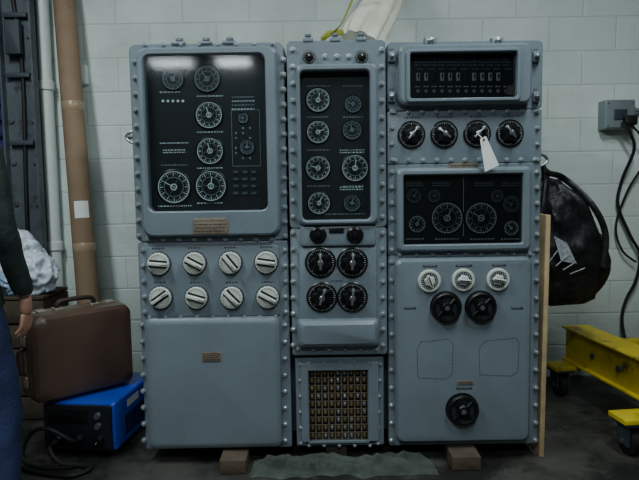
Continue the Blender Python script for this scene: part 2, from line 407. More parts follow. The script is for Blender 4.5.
c=W(540,160,.05)
mb.tube(smoothpath([(RC[1],.05,c.z+.03),(RC[1]+.03,.05,c.z+.02),(RC[1]+.045,.05,c.z),(RC[1]+.03,.05,c.z-.02),(RC[1],.05,c.z-.03)]),.007,STEEL)
mb.obj('right_cabinet_bolts',mach)
mb=MB(); YB=-.002
mb.box(I1[0]-.002,I1[1]+.002,YB,YB+.03,I1[2]-.002,I1[3]+.002,DARK); Y=YB-.0005
for i in range(12):
    px=418+i*8.0
    c=W(px,77,Y)
    if i<11: mb.box(c.x-.009,c.x+.009,Y-.006,Y,c.z-.018,c.z+.018,CREAM if i not in (2,6) else STEN,b=.003); mb.box(c.x-.003,c.x+.003,Y-.014,Y-.005,c.z-.004,c.z+.012,BLACK)
    for k in range(3): dashes(mb,px,59+k*3,6,1,Y,LINEB if k==0 else LINE)
    dashes(mb,px,86.5,5,1,Y,LINEB);
    c=W(px,91,Y); mb.disc(c.x,c.z,Y-.001,.007,LINEB,12); mb.disc(c.x,c.z,Y-.002,.004,DARK,12)
dashes(mb,463,56,70,1,Y)
c=W(511,90,Y); mb.box(c.x-.02,c.x+.012,Y-.006,Y,c.z-.02,c.z+.02,BRASS)
for i in range(9):
    c=W(420+i*11,69,Y); mb.seg2(c.x-.015,c.z,c.x+.015,c.z,.003,Y-.001,LINE)
mb.obj('right_switch_panel',mach)
mb=MB(); YB=.014
mb.box(I2[0]-.002,I2[1]+.002,YB,YB+.03,I2[2]-.002,I2[3]+.002,DARK); Y=YB-.0005
for a in [(414,196,7,0),(447,218,15,1),(481,218,15,1),(434,196,6,0),(497,196,6,0),(511,204,8,0),(417,224,8,1),(511,228,7,1)]: dial(mb,a[0],a[1],a[2],Y,a[3])
for a in ((415,183,16),(441,183,18),(484,183,18),(510,183,16)): dashes(mb,a[0],a[1],a[2],2,Y)
for a in ((415,239,18),(447,239,24),(482,239,24),(510,239,18)): dashes(mb,a[0],a[1],a[2],1,Y,LINEB)
c=W(463.5,190,Y);d=W(463.5,236,Y); mb.seg2(c.x,W(463,177,Y).z,c.x,d.z,.002,Y-.0005,LINEB)
mb.obj('right_dial_panel',mach)
mb=MB()
for px,py,an in [(412,134.5,.7),(445,134,-.9),(478,133.5,.8),(511,133,-.7)]:
    blackknob(mb,px,py,13.2,-.001,an,True,5); dashes(mb,px,py-17,16,1,-.0012,STEN,1.8)
Y=-.048
for px,py,an in [(430,281.5,1.2),(464,280.5,.1),(499,280,.2)]:
    ringknob(mb,px,py,10.5,Y,an)
for px,py in [(446.5,307.5),(481.5,307)]: handwheel(mb,px,py,15.5,Y)
handwheel(mb,463,410.5,16.5,Y)
for px,py,w in ((410,308,12),(517,308,12),(430,266,14),(464,265.5,16),(499,265,14),(464,388,16)):
    c=W(px,py,Y); mb.box(c.x-w*K*.5,c.x+w*K*.5,Y-.002,Y+.002,c.z-.005,c.z+.005,STEN,b=.0009); dashes(mb,px,py-.2,w-4,1,Y-.0025,LINE,.8)
nameplate(mb,457,380.5,473,384.5,Y,BRASS,1)
for pts in ([(417,349),(421,342),(449,339),(453,344),(452,374),(446,379),(418,378)],[(479,349),(485,341),(515,338),(519,343),(518,371),(512,376),(480,375)]):
    q=[W(a,b,Y) for a,b in pts]
    for i in range(len(q)):
        a=q[i];b=q[(i+1)%len(q)]; n=8
        for k in range(n): 
            s_=a.lerp(b,k/n); e_=a.lerp(b,(k+.72)/n); mb.seg2(s_.x,s_.z,e_.x,e_.z,.003,Y-.0006,STEN)
mb.obj('right_control_knobs',mach)
# glass panes
mb=MB()
for rc,y in ((R(145.5,54,266,211,-.045),-.026),(R(301,70,370.5,220,-.055),-.036),(I1,-.034),(I2,-.018)):
    mb.add([(rc[0],y,rc[2]),(rc[1],y,rc[2]),(rc[1],y,rc[3]),(rc[0],y,rc[3])],[[0,1,2,3]],GLASS)
mb.obj('window_panes',mach)
# ---- paper tag
mb=MB()
k=W(478,134,-.06)
t0=W(481,137,-.066);t1=W(484.5,146,-.066)
mb.tube([k,t0,t1],.0018,WHITE,6)
q=[W(480,139,-.066),W(486,136,-.069),W(499,165,-.06),(W(485,172,-.058))]
q2=[v+Vector((0,.0015,0)) for v in q]
mb.add(q+q2,[[0,1,2,3],[7,6,5,4],[0,4,5,1],[1,5,6,2],[2,6,7,3],[3,7,4,0]],WHITE)
mb.lathe((t0.x+.012,-.0685,t0.z-.012),YV,[(.006,0),(.006,.001),(0,.001)],12,BRASS)
mb.obj('paper_tag',mach)
# =====================================================================
# ROOM
# =====================================================================
def wallmat():
    m=bpy.data.materials.new('painted_block_wall'); m.use_nodes=True; nt=m.node_tree; b=nt.nodes['Principled BSDF']
    tc=nt.nodes.new('ShaderNodeTexCoord'); sp=nt.nodes.new('ShaderNodeSeparateXYZ'); cb=nt.nodes.new('ShaderNodeCombineXYZ')
    nt.links.new(tc.outputs['Object'],sp.inputs[0]); nt.links.new(sp.outputs[0],cb.inputs[0]); nt.links.new(sp.outputs[2],cb.inputs[1])
    br=nt.nodes.new('ShaderNodeTexBrick'); br.inputs['Scale'].default_value=1.0
    br.inputs['Brick Width'].default_value=.42; br.inputs['Row Height'].default_value=.21; br.inputs['Mortar Size'].default_value=.009; br.inputs['Mortar Smooth'].default_value=1.0
    nt.links.new(cb.outputs[0],br.inputs['Vector'])
    br.inputs['Color1'].default_value=s2l((222,234,228))+[1]; br.inputs['Color2'].default_value=s2l((215,228,223))+[1]; br.inputs['Mortar'].default_value=s2l((209,221,216))+[1]
    nz=nt.nodes.new('ShaderNodeTexNoise'); nz.inputs['Scale'].default_value=1.8; nz.inputs['Detail'].default_value=8; nt.links.new(tc.outputs['Object'],nz.inputs['Vector'])
    rp=nt.nodes.new('ShaderNodeValToRGB'); rp.color_ramp.elements[0].position=.33; rp.color_ramp.elements[0].color=(.60,.62,.56,1); rp.color_ramp.elements[1].position=.56; rp.color_ramp.elements[1].color=(1,1,1,1)
    nt.links.new(nz.outputs['Fac'],rp.inputs[0])
    mx=nt.nodes.new('ShaderNodeMixRGB'); mx.blend_type='MULTIPLY'; mx.inputs[0].default_value=.5
    nt.links.new(br.outputs['Color'],mx.inputs[1]); nt.links.new(rp.outputs[0],mx.inputs[2])
    # height ramp multiplies the wall colour darker towards the floor
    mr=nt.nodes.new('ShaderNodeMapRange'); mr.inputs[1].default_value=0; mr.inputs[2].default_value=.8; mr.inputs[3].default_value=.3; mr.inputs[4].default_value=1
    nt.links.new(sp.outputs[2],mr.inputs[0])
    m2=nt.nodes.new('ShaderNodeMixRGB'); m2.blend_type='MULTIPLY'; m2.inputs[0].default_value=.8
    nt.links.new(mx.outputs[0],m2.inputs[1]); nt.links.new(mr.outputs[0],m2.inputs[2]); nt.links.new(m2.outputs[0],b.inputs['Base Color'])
    b.inputs['Roughness'].default_value=.55
    n3=nt.nodes.new('ShaderNodeTexNoise'); n3.inputs['Scale'].default_value=18; n3.inputs['Detail'].default_value=6; nt.links.new(tc.outputs['Object'],n3.inputs['Vector'])
    ma=nt.nodes.new('ShaderNodeMath'); ma.operation='MULTIPLY_ADD'; ma.inputs[1].default_value=-.55
    nt.links.new(br.outputs['Fac'],ma.inputs[0]); 
    mu=nt.nodes.new('ShaderNodeMath'); mu.operation='MULTIPLY'; mu.inputs[1].default_value=1.0; nt.links.new(n3.outputs['Fac'],mu.inputs[0]); nt.links.new(mu.outputs[0],ma.inputs[2])
    bp=nt.nodes.new('ShaderNodeBump'); bp.inputs['Strength'].default_value=.5; bp.inputs['Distance'].default_value=.010
    nt.links.new(ma.outputs[0],bp.inputs['Height']); nt.links.new(bp.outputs['Normal'],b.inputs['Normal'])
    return m
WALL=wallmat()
WALL2=mat('dim_wall_paint',(120,126,124),.8,0,.2,2)
FLOOR=mat('dirty_concrete',(62,61,57),.55,0,.4,3.5,.4,30,.4,dirt=((28,28,26),2.2,.46))
CEIL=mat('ceiling_boards',(90,94,92),.85,0,.1,2)
WY=1.2
def shell(name,a,m):
    mb=MB(); mb.box(*a,m); return mb.obj(name)
shell('floor',(-4.2,4.2,-9.5,1.4,-.1,0),FLOOR)
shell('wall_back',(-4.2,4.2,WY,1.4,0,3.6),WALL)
shell('wall_left',(-4.3,-4.2,-9.5,1.4,0,3.6),WALL2)
shell('wall_right',(4.2,4.3,-9.5,1.4,0,3.6),WALL2)
shell('wall_front',(-4.3,4.3,-9.6,-9.5,0,3.6),WALL2)
shell('ceiling',(-4.3,4.3,-9.6,1.4,3.6,3.7),CEIL)
# roller shutter at left
NAVY=mat('navy_shutter_paint',(46,52,104),.45,.2,.15,4)
mb=MB(); z=0
xs=W(9,150,1.1).x
while z<3.3:
    pr=[(-.0,0),(-.028,.02),(-.034,.05),(-.028,.08),(0,.095)]
    vs=[];fs=[]
    for x in (-3.4,xs):
        for a,b in pr: vs.append((x,1.15+a,z+b))
    for i in range(4): fs.append([i,i+5,i+6,i+1])
    mb.add(vs,fs,NAVY); z+=.1
mb.box(-3.4,xs,1.15,1.19,0,3.4,NAVY)
mb.obj('roller_shutter_door')
# steel column with bolts
COL=mat('column_grey_paint',(84,92,98),.5,.2,.25,5,.2,50,dirt=((50,47,44),6,.55))
mb=MB()
xa=W(8,150,1.0).x; xb=W(41,150,1.0).x
mb.box(xa,xb,1.0,1.015,0,3.6,COL);mb.box(xa,xb,1.15,1.165,0,3.6,COL);mb.box((xa+xb)/2-.008,(xa+xb)/2+.008,1.015,1.15,0,3.6,COL)
mb.box(xb-.012,xb,.95,1.0,0,3.6,COL); mb.box(xa,xa+.012,.95,1.0,0,3.6,COL)
for k in range(14):
    z=.2+k*.25
    for x in (xa+.035,xb-.035): mb.lathe((x,1.0,z),YV,[(.016,0),(.016,.012),(0,.014)],6,COL)
for z in (1.55,1.95,2.3):
    mb.box(xa+.03,xb-.03,.965,1.0,z,z+.03,STEN,b=.004)
mb.tube(smoothpath([((xa+xb)/2,.985,3.5),((xa+xb)/2-.02,.985,2.6),((xa+xb)/2+.02,.985,2.0),((xa+xb)/2,.985,1.2),((xa+xb)/2-.02,.985,.1)]),.012,RUB,8)
mb.box(xa+.05,xb-.06,.93,.975,2.08,2.28,STEN,b=.006)
mb.obj('steel_column')
PIPEW=mat('white_pipe_paint',(222,232,227),.45,0,.06,4)
mb=MB(); xp=W(49,150,1.12).x
mb.tube([(xp,1.13,0.0),(xp,1.13,3.6)],.04,PIPEW,20)
for z in (.9,1.9,2.9): mb.lathe((xp,1.13,z),(0,0,1),[(.05,0),(.05,.05),(.04,.055)],20,PIPEW)
mb.obj('drain_pipe')
mb=MB()
c=W(80,75,1.18)
mb.box(c.x-.04,c.x+.05,1.14,1.2,c.z-.06,c.z+.06,PIPEW,b=.008)
mb.lathe((c.x,1.14,c.z+.02),YV,[(.02,0),(.02,.02),(0,.022)],14,COL)
mb.obj('wall_switch_box')
# cardboard tube
mb=MB()
A=W(96,392,.80); A.z=0; B=W(64,0,1.06); d=(B-A).normalized()
A2=A+d*.015
mb.lathe(A2,d,[(.050,0.001),(.062,0),(.064,.01),(.064,3.0),(.062,3.01),(.057,3.01),(.057,2.95),(0,2.95)],28,CARD)
for k in (.9,1.75): mb.lathe(A2+d*k,d,[(.0644,0),(.065,.001),(.065,.05),(.0644,.051)],28,TAPE)
# curved shipping label wrapped on the tube
lp=A2+d*1.10; a_=d.orthogonal().normalized(); b_=d.cross(a_)
vs=[];fs=[]
cand=max(range(72),key=lambda i:-( (a_*math.cos(i*math.pi/36)+b_*math.sin(i*math.pi/36)).y)+.5*(a_*math.cos(i*math.pi/36)+b_*math.sin(i*math.pi/36)).x)
for i in range(-5,6):
    t=(cand+i*1.5)*math.pi/36; n_=(a_*math.cos(t)+b_*math.sin(t))*.0652
    vs+=[lp+n_,lp+n_+d*.10]
for i in range(10): fs.append([2*i,2*i+2,2*i+3,2*i+1])
mb.add(vs,fs,WHITE)
mb.obj('cardboard_tube')
# crate & plastic bags
mb=MB()
cx0,cx1=-1.98,-1.52; cy0,cy1=.56,.90; ch=.68
for i in range(5):
    z=i*ch/5; mb.box(cx0,cx1,cy0,cy0+.02,z+.006,z+ch/5-.006,WOODD,b=.004); mb.box(cx0,cx1,cy1-.02,cy1,z+.006,z+ch/5-.006,WOODD,b=.004)
    mb.box(cx0,cx0+.02,cy0+.02,cy1-.02,z+.006,z+ch/5-.006,WOODD); mb.box(cx1-.02,cx1,cy0+.02,cy1-.02,z+.006,z+ch/5-.006,WOODD)
for x in (cx0+.02,cx1-.06):
    for y in (cy0+.02,cy1-.06): mb.box(x,x+.04,y,y+.04,0,ch,WOODD)
mb.box(cx0,cx1,cy0,cy1,ch,ch+.02,WOODD,b=.004)
mb.obj('wooden_crate')
PLASTIC=mat('plastic_film_white',(208,218,230),.22,0,.14,12,.3,30)
PLASTIC2=mat('plastic_film_blue',(150,178,205),.22,0,.15,12,.3,30)
def blob(name,c,s,m,amp=.25,sc=3.0,parent=None,seed=0,flat=None,sub=5,ridge=True):
    import bmesh
    bm=bmesh.new(); bmesh.ops.create_icosphere(bm,subdivisions=sub,radius=1)
    for v in bm.verts:
        p=v.co.copy(); n=noise.noise(p*sc+Vector((seed,0,0)))
        n2=noise.noise(p*sc*2.3+Vector((0,seed,3))); e=(1-abs(n)*2)*.6+(1-abs(n2)*2)*.25 if ridge else n
        q=p*(1+amp*(e-.4)); v.co=Vector((q.x*s[0],q.y*s[1],q.z*s[2]))+Vector(c)
        if flat is not None and v.co.z<flat: v.co.z=flat+.0005
    me=bpy.data.meshes.new(name); bm.to_mesh(me); bm.free(); me.materials.append(m)
    for p in me.polygons: p.use_smooth=True
    ob=bpy.data.objects.new(name,me); bpy.context.scene.collection.objects.link(ob)
    if parent: ob.parent=parent
    return ob
pb=empty('plastic_bag')
blob('bag_film',(-1.76,.73,.84),(.18,.14,.20),PLASTIC,.45,1.8,seed=2,flat=.701,parent=pb)
blob('bag_fold',(-1.64,.68,.79),(.14,.11,.14),PLASTIC,.5,2.0,seed=5,flat=.701,parent=pb)
blob('bag_fold_blue',(-1.72,.64,.76),(.12,.08,.08),PLASTIC2,.45,2.4,seed=9,flat=.701,parent=pb)
# welding machine (blue)
BLUE=mat('blue_enamel',(18,64,178),.35,0,.08,5); BLUED=mat('dark_front_plate',(18,22,34),.4,0,.15,5)
welder=empty('welding_machine')
mb=MB(); M=Matrix.Translation((-1.135,.34,0))@Matrix.Rotation(rad(-6),4,'Z')
mb.M=M
mb.box(-.18,.18,-.26,.24,.03,.268,BLUE,b=.015)
mb.box(-.175,.165,-.272,-.258,.035,.258,BLUED,b=.006)
mb.box(-.15,.05,-.276,-.27,.17,.24,BLACK,b=.002)
for x,z in ((-.1,.09),(0,.09),(.1,.09)): mb.lathe((x,-.27,z),YV,[(.028,0),(.028,.012),(.02,.03),(.012,.03),(0,.02)],18,BLACK)
for x,z in ((.1,.21),(.1,.16)): mb.lathe((x,-.27,z),YV,[(.016,0),(.014,.02),(0,.021)],16,STEEL)
for x in (-.14,.14):
    for y in (-.2,.2): mb.lathe((x,y,0),(0,0,1),[(.02,0),(.02,.032)],12,RUB)
for i in range(8): mb.box(.178,.183,-.15+i*.035,-.13+i*.035,.07,.17,BLUED)
mb.box(.179,.1815,-.12,.02,.20,.235,WHITE)
mb.obj('welder_case',welder)
mb=MB(); mb.M=M
mb.tube(smoothpath([(-.1,-.29,.09),(-.1,-.36,.08),(-.04,-.39,.03),(.05,-.38,.014),(.12,-.40,.014),(.06,-.48,.014),(-.1,-.46,.014),(-.2,-.42,.014)]),.011,RUB)
mb.tube(smoothpath([(0,-.29,.09),(.0,-.35,.12),(-.1,-.37,.18),(-.2,-.35,.14),(-.22,-.38,.03),(-.1,-.42,.016),(.05,-.44,.03)]),.009,RUB)
mb.obj('welder_cables',welder)
# suitcase
BROWN=mat('brown_suitcase_shell',(84,66,56),.3,0,.12,6,.15,120); TRIM=mat('suitcase_trim',(168,158,142),.35,.6,.15,20)
BROWND=mat('brown_dark',(48,36,30),.45,0,.1,6)
sc=empty('hardshell_suitcase')
mb=MB(); M=Matrix.Translation((-1.22,.25,.2735))@Matrix.Rotation(rad(44),4,'Z'); mb.M=M
rc=(-.25,.25,0.0,.425)
def half(y0,y1,sg):
    mb.loft([rr(rc,.05,y0),rr(rc,.05,y0+sg*.05),rr(ins(rc,.006),.05,y0+sg*.085),rr(ins(rc,.022),.045,y0+sg*.102),rr(ins(rc,.05),.04,y0+sg*.108)],BROWN,True,True)
half(-.006,0,-1); half(.006,0,1)
tr=(rc[0]-.003,rc[1]+.003,0,rc[3]+.003)
mb.loft([rr(tr,.053,-.008),rr(tr,.053,.008)],TRIM,True,True)
mb.obj('suitcase_shell',sc)
mb=MB(); mb.M=M
mb.tube(smoothpath([(-.09,0,.425),(-.09,0,.45),(-.06,0,.465),(.06,0,.465),(.09,0,.45),(.09,0,.425)]),.012,BROWND,10)
for x in (-.17,.17,-.09,.09): mb.box(x-.022,x+.022,-.03,.03,.420,.434,TRIM,b=.003)
for z in (.1,.30): mb.box(-.262,-.25,-.03,.03,z-.025,z+.025,TRIM,b=.003)
mb.tube(smoothpath([(-.25,0,.14),(-.28,0,.15),(-.285,0,.2),(-.28,0,.25),(-.25,0,.26)]),.009,BROWND,8)
mb.obj('suitcase_handle',sc)
# black duffel bag hanging at right
FAB=mat('black_nylon',(17,18,21),.5,0,.3,12,.5,35)
bag=empty('duffel_bag')
mb=MB()
cx,cy=1.30,.42; zt=W(575,178,.42).z; zb_=W(575,304,.42).z
loops=[]; N=26
for i in range(N+1):
    t=i/N; z=zb_+(zt-zb_)*t
    w=.225*(math.sin(math.pi*min(1,.12+t*.62))**.5)*(1-.6*max(0,t-.45)/.55); dd=.11*(math.sin(math.pi*(.06+.90*t))**.6)
    if i==0: w*=.75; dd*=.4
    off=-.12*max(0,t-.35)/.65*1.0
    lp=[]
    for k in range(56):
        a=2*math.pi*k/56; ca,sa=math.cos(a),math.sin(a)
        x=w*abs(ca)**.7*(1 if ca>0 else -1); y=dd*abs(sa)**.7*(1 if sa>0 else -1)
        n=(abs(noise.noise(Vector((x*12,z*9+x*12,y*9+3))))-.25)*.07
        lp.append(Vector((cx+off+x+n*ca,cy+y+n*sa*1.2,z+.05*x*(1-t)+n*.3)))
    loops.append(lp)
mb.loft(loops,FAB,True,True)
mb.obj('bag_body',bag,60)
mb=MB()
hx=RC[1]+.035; hz=W(541,160,.05).z
hook=Vector((hx,.07,hz-.035))
mb.tube(smoothpath([hook+Vector((0,.0,.01)),hook+Vector((.03,.08,-.05)),Vector((cx-.14,cy-.06,zt+.03)),Vector((cx-.17,cy-.12,zt-.12)),Vector((cx-.2,cy-.12,zt-.30))]),.016,FAB,8,flat=.35)
mb.tube(smoothpath([hook+Vector((0,.01,.01)),hook+Vector((.06,.12,-.02)),Vector((cx-.05,cy-.04,zt+.0)),Vector((cx+.06,cy-.12,zt-.13)),Vector((cx+.13,cy-.13,zt-.28)),Vector((cx+.12,cy-.13,zt-.45))]),.016,FAB,8,flat=.35)
LABEL=mat('bag_label_grey',(150,156,162),.5,0,.5,60)
q=[W(554,236,.288),W(567,243,.288),W(577,264,.285),W(561,261,.288)]
mb.add(q,[[0,1,2,3]],LABEL)
for s in (0,1,2,3): 
    a=W(549+s*7,262+s*4,.286);b=W(558+s*9,250+s*6,.284)
    mb.tube([a,b],.003,LABEL,6)
mb.obj('bag_straps',bag)
# wood board
mb=MB()
xw=RC[1]
M=Matrix.Translation((xw+.012,.0,0))@Matrix.Rotation(rad(.7),4,'Y')
mb.box(0,.022,.0,.45,0,W(543,215,0).z,WOOD,M,b=.002)
mb.obj('plywood_board')
# electrical box + conduit + cable
EG=mat('electrical_box_grey',(128,140,145),.45,.2,.1,8)
eb=empty('electrical_outlet_box')
c=W(617,115,1.14); mb=MB()
mb.box(c.x-.095,c.x+.095,1.10,1.2,c.z-.09,c.z+.09,EG,b=.008)
mb.box(c.x-.088,c.x+.088,1.094,1.101,c.z-.082,c.z+.082,EG,b=.003)
for dx,dz in ((-.075,-.07),(.075,-.07),(-.075,.07),(.075,.07)): mb.lathe((c.x+dx,1.094,c.z+dz),YV,[(.007,0),(.005,.003),(0,.003)],8,STEEL)
mb.box(c.x-.04,c.x+.04,1.088,1.095,c.z-.035,c.z+.03,STEN,b=.003)
mb.tube([(c.x+.095,1.16,c.z+.03),(4.19,1.16,c.z+.03)],.014,EG,12)
mb.lathe((c.x+.094,1.16,c.z+.03),(1,0,0),[(.022,0),(.022,.025),(.016,.027)],10,EG)
mb.box(c.x+.01,c.x+.09,1.05,1.094,c.z-.07,c.z-.01,RUB,b=.01)
mb.obj('outlet_box_body',eb)
mb=MB()
P=[W(622,122,1.07),W(630,133,1.06),W(634,150,1.1),W(622,180,1.16),W(618,205,1.16),W(630,235,1.16),W(640,255,1.15),W(636,280,1.15),W(626,300,1.16),W(622,320,1.15),W(628,345,1.1),W(645,358,1.05)]
mb.tube(smoothpath(P),.010,RUB,8)
P=[W(626,122,1.07),W(640,135,1.08),W(645,160,1.15),W(628,190,1.16),W(616,225,1.16),W(622,250,1.16),W(636,262,1.15)]
mb.tube(smoothpath(P),.007,RUB,8)
mb.obj('power_cable',eb)
# yellow dolly
YEL=mat('yellow_machine_paint',(192,170,32),.5,.1,.12,6,.15,40,dirt=((84,70,38),7,.54))
mb=MB()
def beam(x0,x1,y0,y1,z0,z1):
    mb.box(x0,x1,y0,y1,z1-.012,z1,YEL,b=.003); mb.box(x0,x1,y0,y1,z0,z0+.012,YEL,b=.003)
    mb.box(x0+.03,x0+.044,y0,y1,z0+.01,z1-.01,YEL); mb.box(x1-.044,x1-.03,y0,y1,z0+.01,z1-.01,YEL)
    mb.box(x0+.03,x1-.03,y0,y0+.01,z0+.008,z1-.008,YEL)
mb.M=Matrix.Translation((1.48,.95,0))@Matrix.Rotation(rad(7),4,'Z')
beam(0,.17,-1.05,0,.19,.40)
beam(.60,.77,-1.05,0,.19,.40)
for y in (-.92,-.1):
    x0=-.22 if y<-.5 else -.12
    mb.box(x0,.9,y-.07,y+.07,.165,.19,YEL,b=.004)
    mb.box(.15,.62,y-.04,y+.04,.19,.32,YEL,b=.004)
for x,y in ((-.15,-.92),(-.06,-.1),(.83,-.92),(.83,-.1)):
        mb.box(x-.055,x+.055,y-.06,y+.06,.150,.166,STEN)
        mb.box(x-.038,x-.030,y-.045,y+.045,.05,.155,STEN); mb.box(x+.030,x+.038,y-.045,y+.045,.05,.155,STEN)
        mb.lathe((x-.026,y,.0675),(1,0,0),[(.02,0),(.058,.001),(.067,.006),(.067,.046),(.058,.051),(.02,.052)],28,RUB)
        mb.lathe((x-.046,y,.0675),(1,0,0),[(.012,0),(.012,.092)],10,STEEL)
for y in (-.8,-.55,-.3):
    mb.lathe((.03,y,.29),(-1,0,0),[(.018,0),(.018,.012),(0,.014)],6,STEN)
mb.obj('equipment_dolly')
# roll leaning on machine top + strap
CAN=mat('cream_canvas',(220,220,202),.7,0,.1,6,.3,30)
TOPZ=max(RC[3],CC[3],LC[3])+.040
mb=MB(); A=W(361,44,.38); A.z=TOPZ+.03; B=W(396,-25,1.10)
d=(B-A).normalized(); n=10
pts=[A+(B-A)*(i/n*1.25) for i in range(n+1)]
L=[]
sd=d.cross(Vector((0,1,0))).normalized(); fd=d.cross(sd).normalized()
for i,p in enumerate(pts):
    lp=[]
    for k in range(60):
        a=2*math.pi*k/60; r=.105*(1+.09*math.cos(9*a+i*.25)+.16*noise.noise(Vector((math.cos(a)*2,math.sin(a)*2,i*.4))))
        q=p+(sd*math.cos(a)+fd*math.sin(a)*.6)*r
        lp.append(q)
    L.append(lp)
for l in L:
    for v in l: v.z=max(v.z,TOPZ)
    for v in l: v.y=min(v.y,WY-.004)
mb.loft(L,CAN,True,True); mb.obj('canvas_roll',sharp=60)
STR=mat('yellow_green_webbing',(150,154,56),.6,0,.15,30)
mb=MB()
P=[W(322,38,.06),W(330,35,.12),W(341,24,.25),W(349,8,.33),W(356,-6,.42),W(372,-14,.46),W(386,-8,.55)]
P[0].z=CC[3]+.02
mb.tube(smoothpath(P),.018,STR,10,flat=.2)
mb.tube(smoothpath([P[0],W(328,34,.08),W(336,33,.2),W(343,32,.25)]),.014,STR,8,flat=.3)
mb.obj('lifting_strap')
# timbers and sling under machine
for k,(px,w) in enumerate(((236,.12),(461,.13),(337,.10))):
    x=W(px,455,-.02).x; mb=MB(); mb.box(x-w/2,x+w/2,-.13 if k<2 else .03,.62,0,ZB-.001,WOODD,b=.004); mb.obj('timber_skid')
CANV=mat('green_canvas',(58,67,60),.85,0,.4,14,.4,60)
def sheet(name,x0,x1,y0,y1,m,amp,seed,base):
    nx,ny=140,34; vs=[];fs=[]
    for j in range(ny+1):
        for i in range(nx+1):
            u=i/nx;v=j/ny; x=x0+(x1-x0)*u; y=y0+(y1-y0)*v+.05*noise.noise(Vector((u*9,seed,v)))*(1-v)
            e=min(1,12*min(u,1-u),5*min(v,1-v))
            h=1-3.2*abs(noise.noise(Vector((x*3+seed,y*22+x*3,seed))))+.4*abs(noise.noise(Vector((x*18,y*36+seed,2))))
            vs.append((x,y,base+.002+amp*max(0,h)*e+.005*e))
    for j in range(ny):
        for i in range(nx): a=j*(nx+1)+i; fs.append([a,a+1,a+nx+2,a+nx+1])
    mb=MB(); mb.add(vs,fs,m); return mb.obj(name,sharp=80)
sheet('canvas_sling',W(251,465,-.1).x,W(436,465,-.1).x,-.17,0.0,CANV,.042,3,0)
# debris
DULL=mat('debris_grey',(84,82,74),.8,0,.3,20)
mb=MB()
for i in range(80):
    x=random.uniform(-.8,1.5);y=random.uniform(-.35,-.22)
    if i%3==0: x=random.uniform(1.08,1.3); y=random.uniform(.2,.9)
    s=random.uniform(.003,.010); M=Matrix.Translation((x,y,s*.4))@Matrix.Rotation(random.uniform(0,3),4,'Z')
    mb.box(-s,s,-s*.6,s*.6,-s*.4,s*.4,random.choice([WOODD,DULL,STEN]),M)
mb.obj('floor_debris')
# =====================================================================
# PERSON at left edge, back to the camera, walking past
# =====================================================================
SKIN=mat('skin',(160,120,100),.5,0,.06,20); JACK=mat('dark_green_jacket',(18,33,31),.8,0,.25,14,.4,40); JEAN=mat('navy_trousers',(24,38,76),.8,0,.2,14,.3,60); HAIR=mat('dark_hair',(40,30,24),.7,0,.3,40); SHOE=mat('work_boot',(40,32,28),.6,0,.2,12)
person=empty('person')
def skin(name,nodes,edges,sub=2,root=0):
    me=bpy.data.meshes.new(name+'_sk'); me.from_pydata([n[0] for n in nodes],edges,[])
    ob=bpy.data.objects.new(name+'_sk',me); bpy.context.scene.collection.objects.link(ob)
    s=ob.modifiers.new('s','SKIN'); 
    for i,n in enumerate(nodes):
        r=n[1]; me.skin_vertices[0].data[i].radius=(r,r) if not isinstance(r,tuple) else r
        me.skin_vertices[0].data[i].use_root=(i==root)
    s.use_smooth_shade=True
    ss=ob.modifiers.new('b','SUBSURF'); ss.levels=sub; ss.render_levels=sub
    dg=bpy.context.evaluated_depsgraph_get(); dg.update()
    m2=bpy.data.meshes.new_from_object(ob.evaluated_get(dg)); bpy.data.objects.remove(ob)
    m2.name=name
    o=bpy.data.objects.new(name,m2); bpy.context.scene.collection.objects.link(o)
    for p in m2.polygons: p.use_smooth=True
    return o
px0,py0=-1.40,-.50
def Q(x,y,z): return (px0+x,py0+y,z)
nodes=[(Q(0,0,.95),(.155,.11)),(Q(0,0,1.12),(.15,.105)),(Q(0,.0,1.30),(.175,.115)),(Q(0,-.005,1.43),(.15,.09)),(Q(0,0,1.51),.058),(Q(0,.01,1.57),.052),
 (Q(.10,0,.86),.110),(Q(.155,.03,.50),.088),(Q(.175,-.04,.14),.078),(Q(.175,-.05,.085),.070),
 (Q(-.10,0,.86),.100),(Q(-.105,.14,.50),.072),(Q(-.11,.17,.14),.055),(Q(-.11,.17,.085),.05),
 (Q(.185,-.0,1.41),.068),(Q(.235,-.02,1.13),.052),(Q(.26,.05,.905),.040),(Q(.263,.06,.87),.030),
 (Q(-.185,-.0,1.41),.068),(Q(-.24,-.01,1.13),.052),(Q(-.25,.07,.905),.040),(Q(-.252,.08,.87),.030)]
edges=[(0,1),(1,2),(2,3),(3,4),(4,5),(0,6),(6,7),(7,8),(8,9),(0,10),(10,11),(11,12),(12,13),(3,14),(14,15),(15,16),(16,17),(3,18),(18,19),(19,20),(20,21)]
b=skin('body',nodes,edges)
b.parent=person
for m in (JACK,JEAN,SKIN): b.data.materials.append(m)
for p in b.data.polygons:
    c=p.center; dx=abs(c.x-px0)
    p.material_index=0
    if c.z<.90 and (dx<.205 or c.z<.75): p.material_index=1
    if c.z>1.50: p.material_index=2
    if dx>=.205 and .75<c.z<.885: p.material_index=2
for v in b.data.vertices:
    n=noise.noise(v.co*14)*.006+noise.noise(v.co*28)*.003
    v.co+=v.normal*n
mb=MB(); 
hl=[]
for z,w,dd in ((.845,.19,.145),(.85,.197,.152),(.90,.19,.145),(1.0,.17,.125)):
    hl.append([Vector(Q(w*math.cos(t)*(1+.03*math.sin(5*t)),dd*math.sin(t)*(1+.03*math.cos(7*t)),z)) for t in [2*math.pi*k/48 for k in range(48)]])
mb.loft(hl,JACK,False,True); o=mb.obj('jacket_hem',person,60)
import bmesh
bm=bmesh.new(); bmesh.ops.create_icosphere(bm,subdivisions=5,radius=1)
hc=Vector(Q(0,.02,1.655))
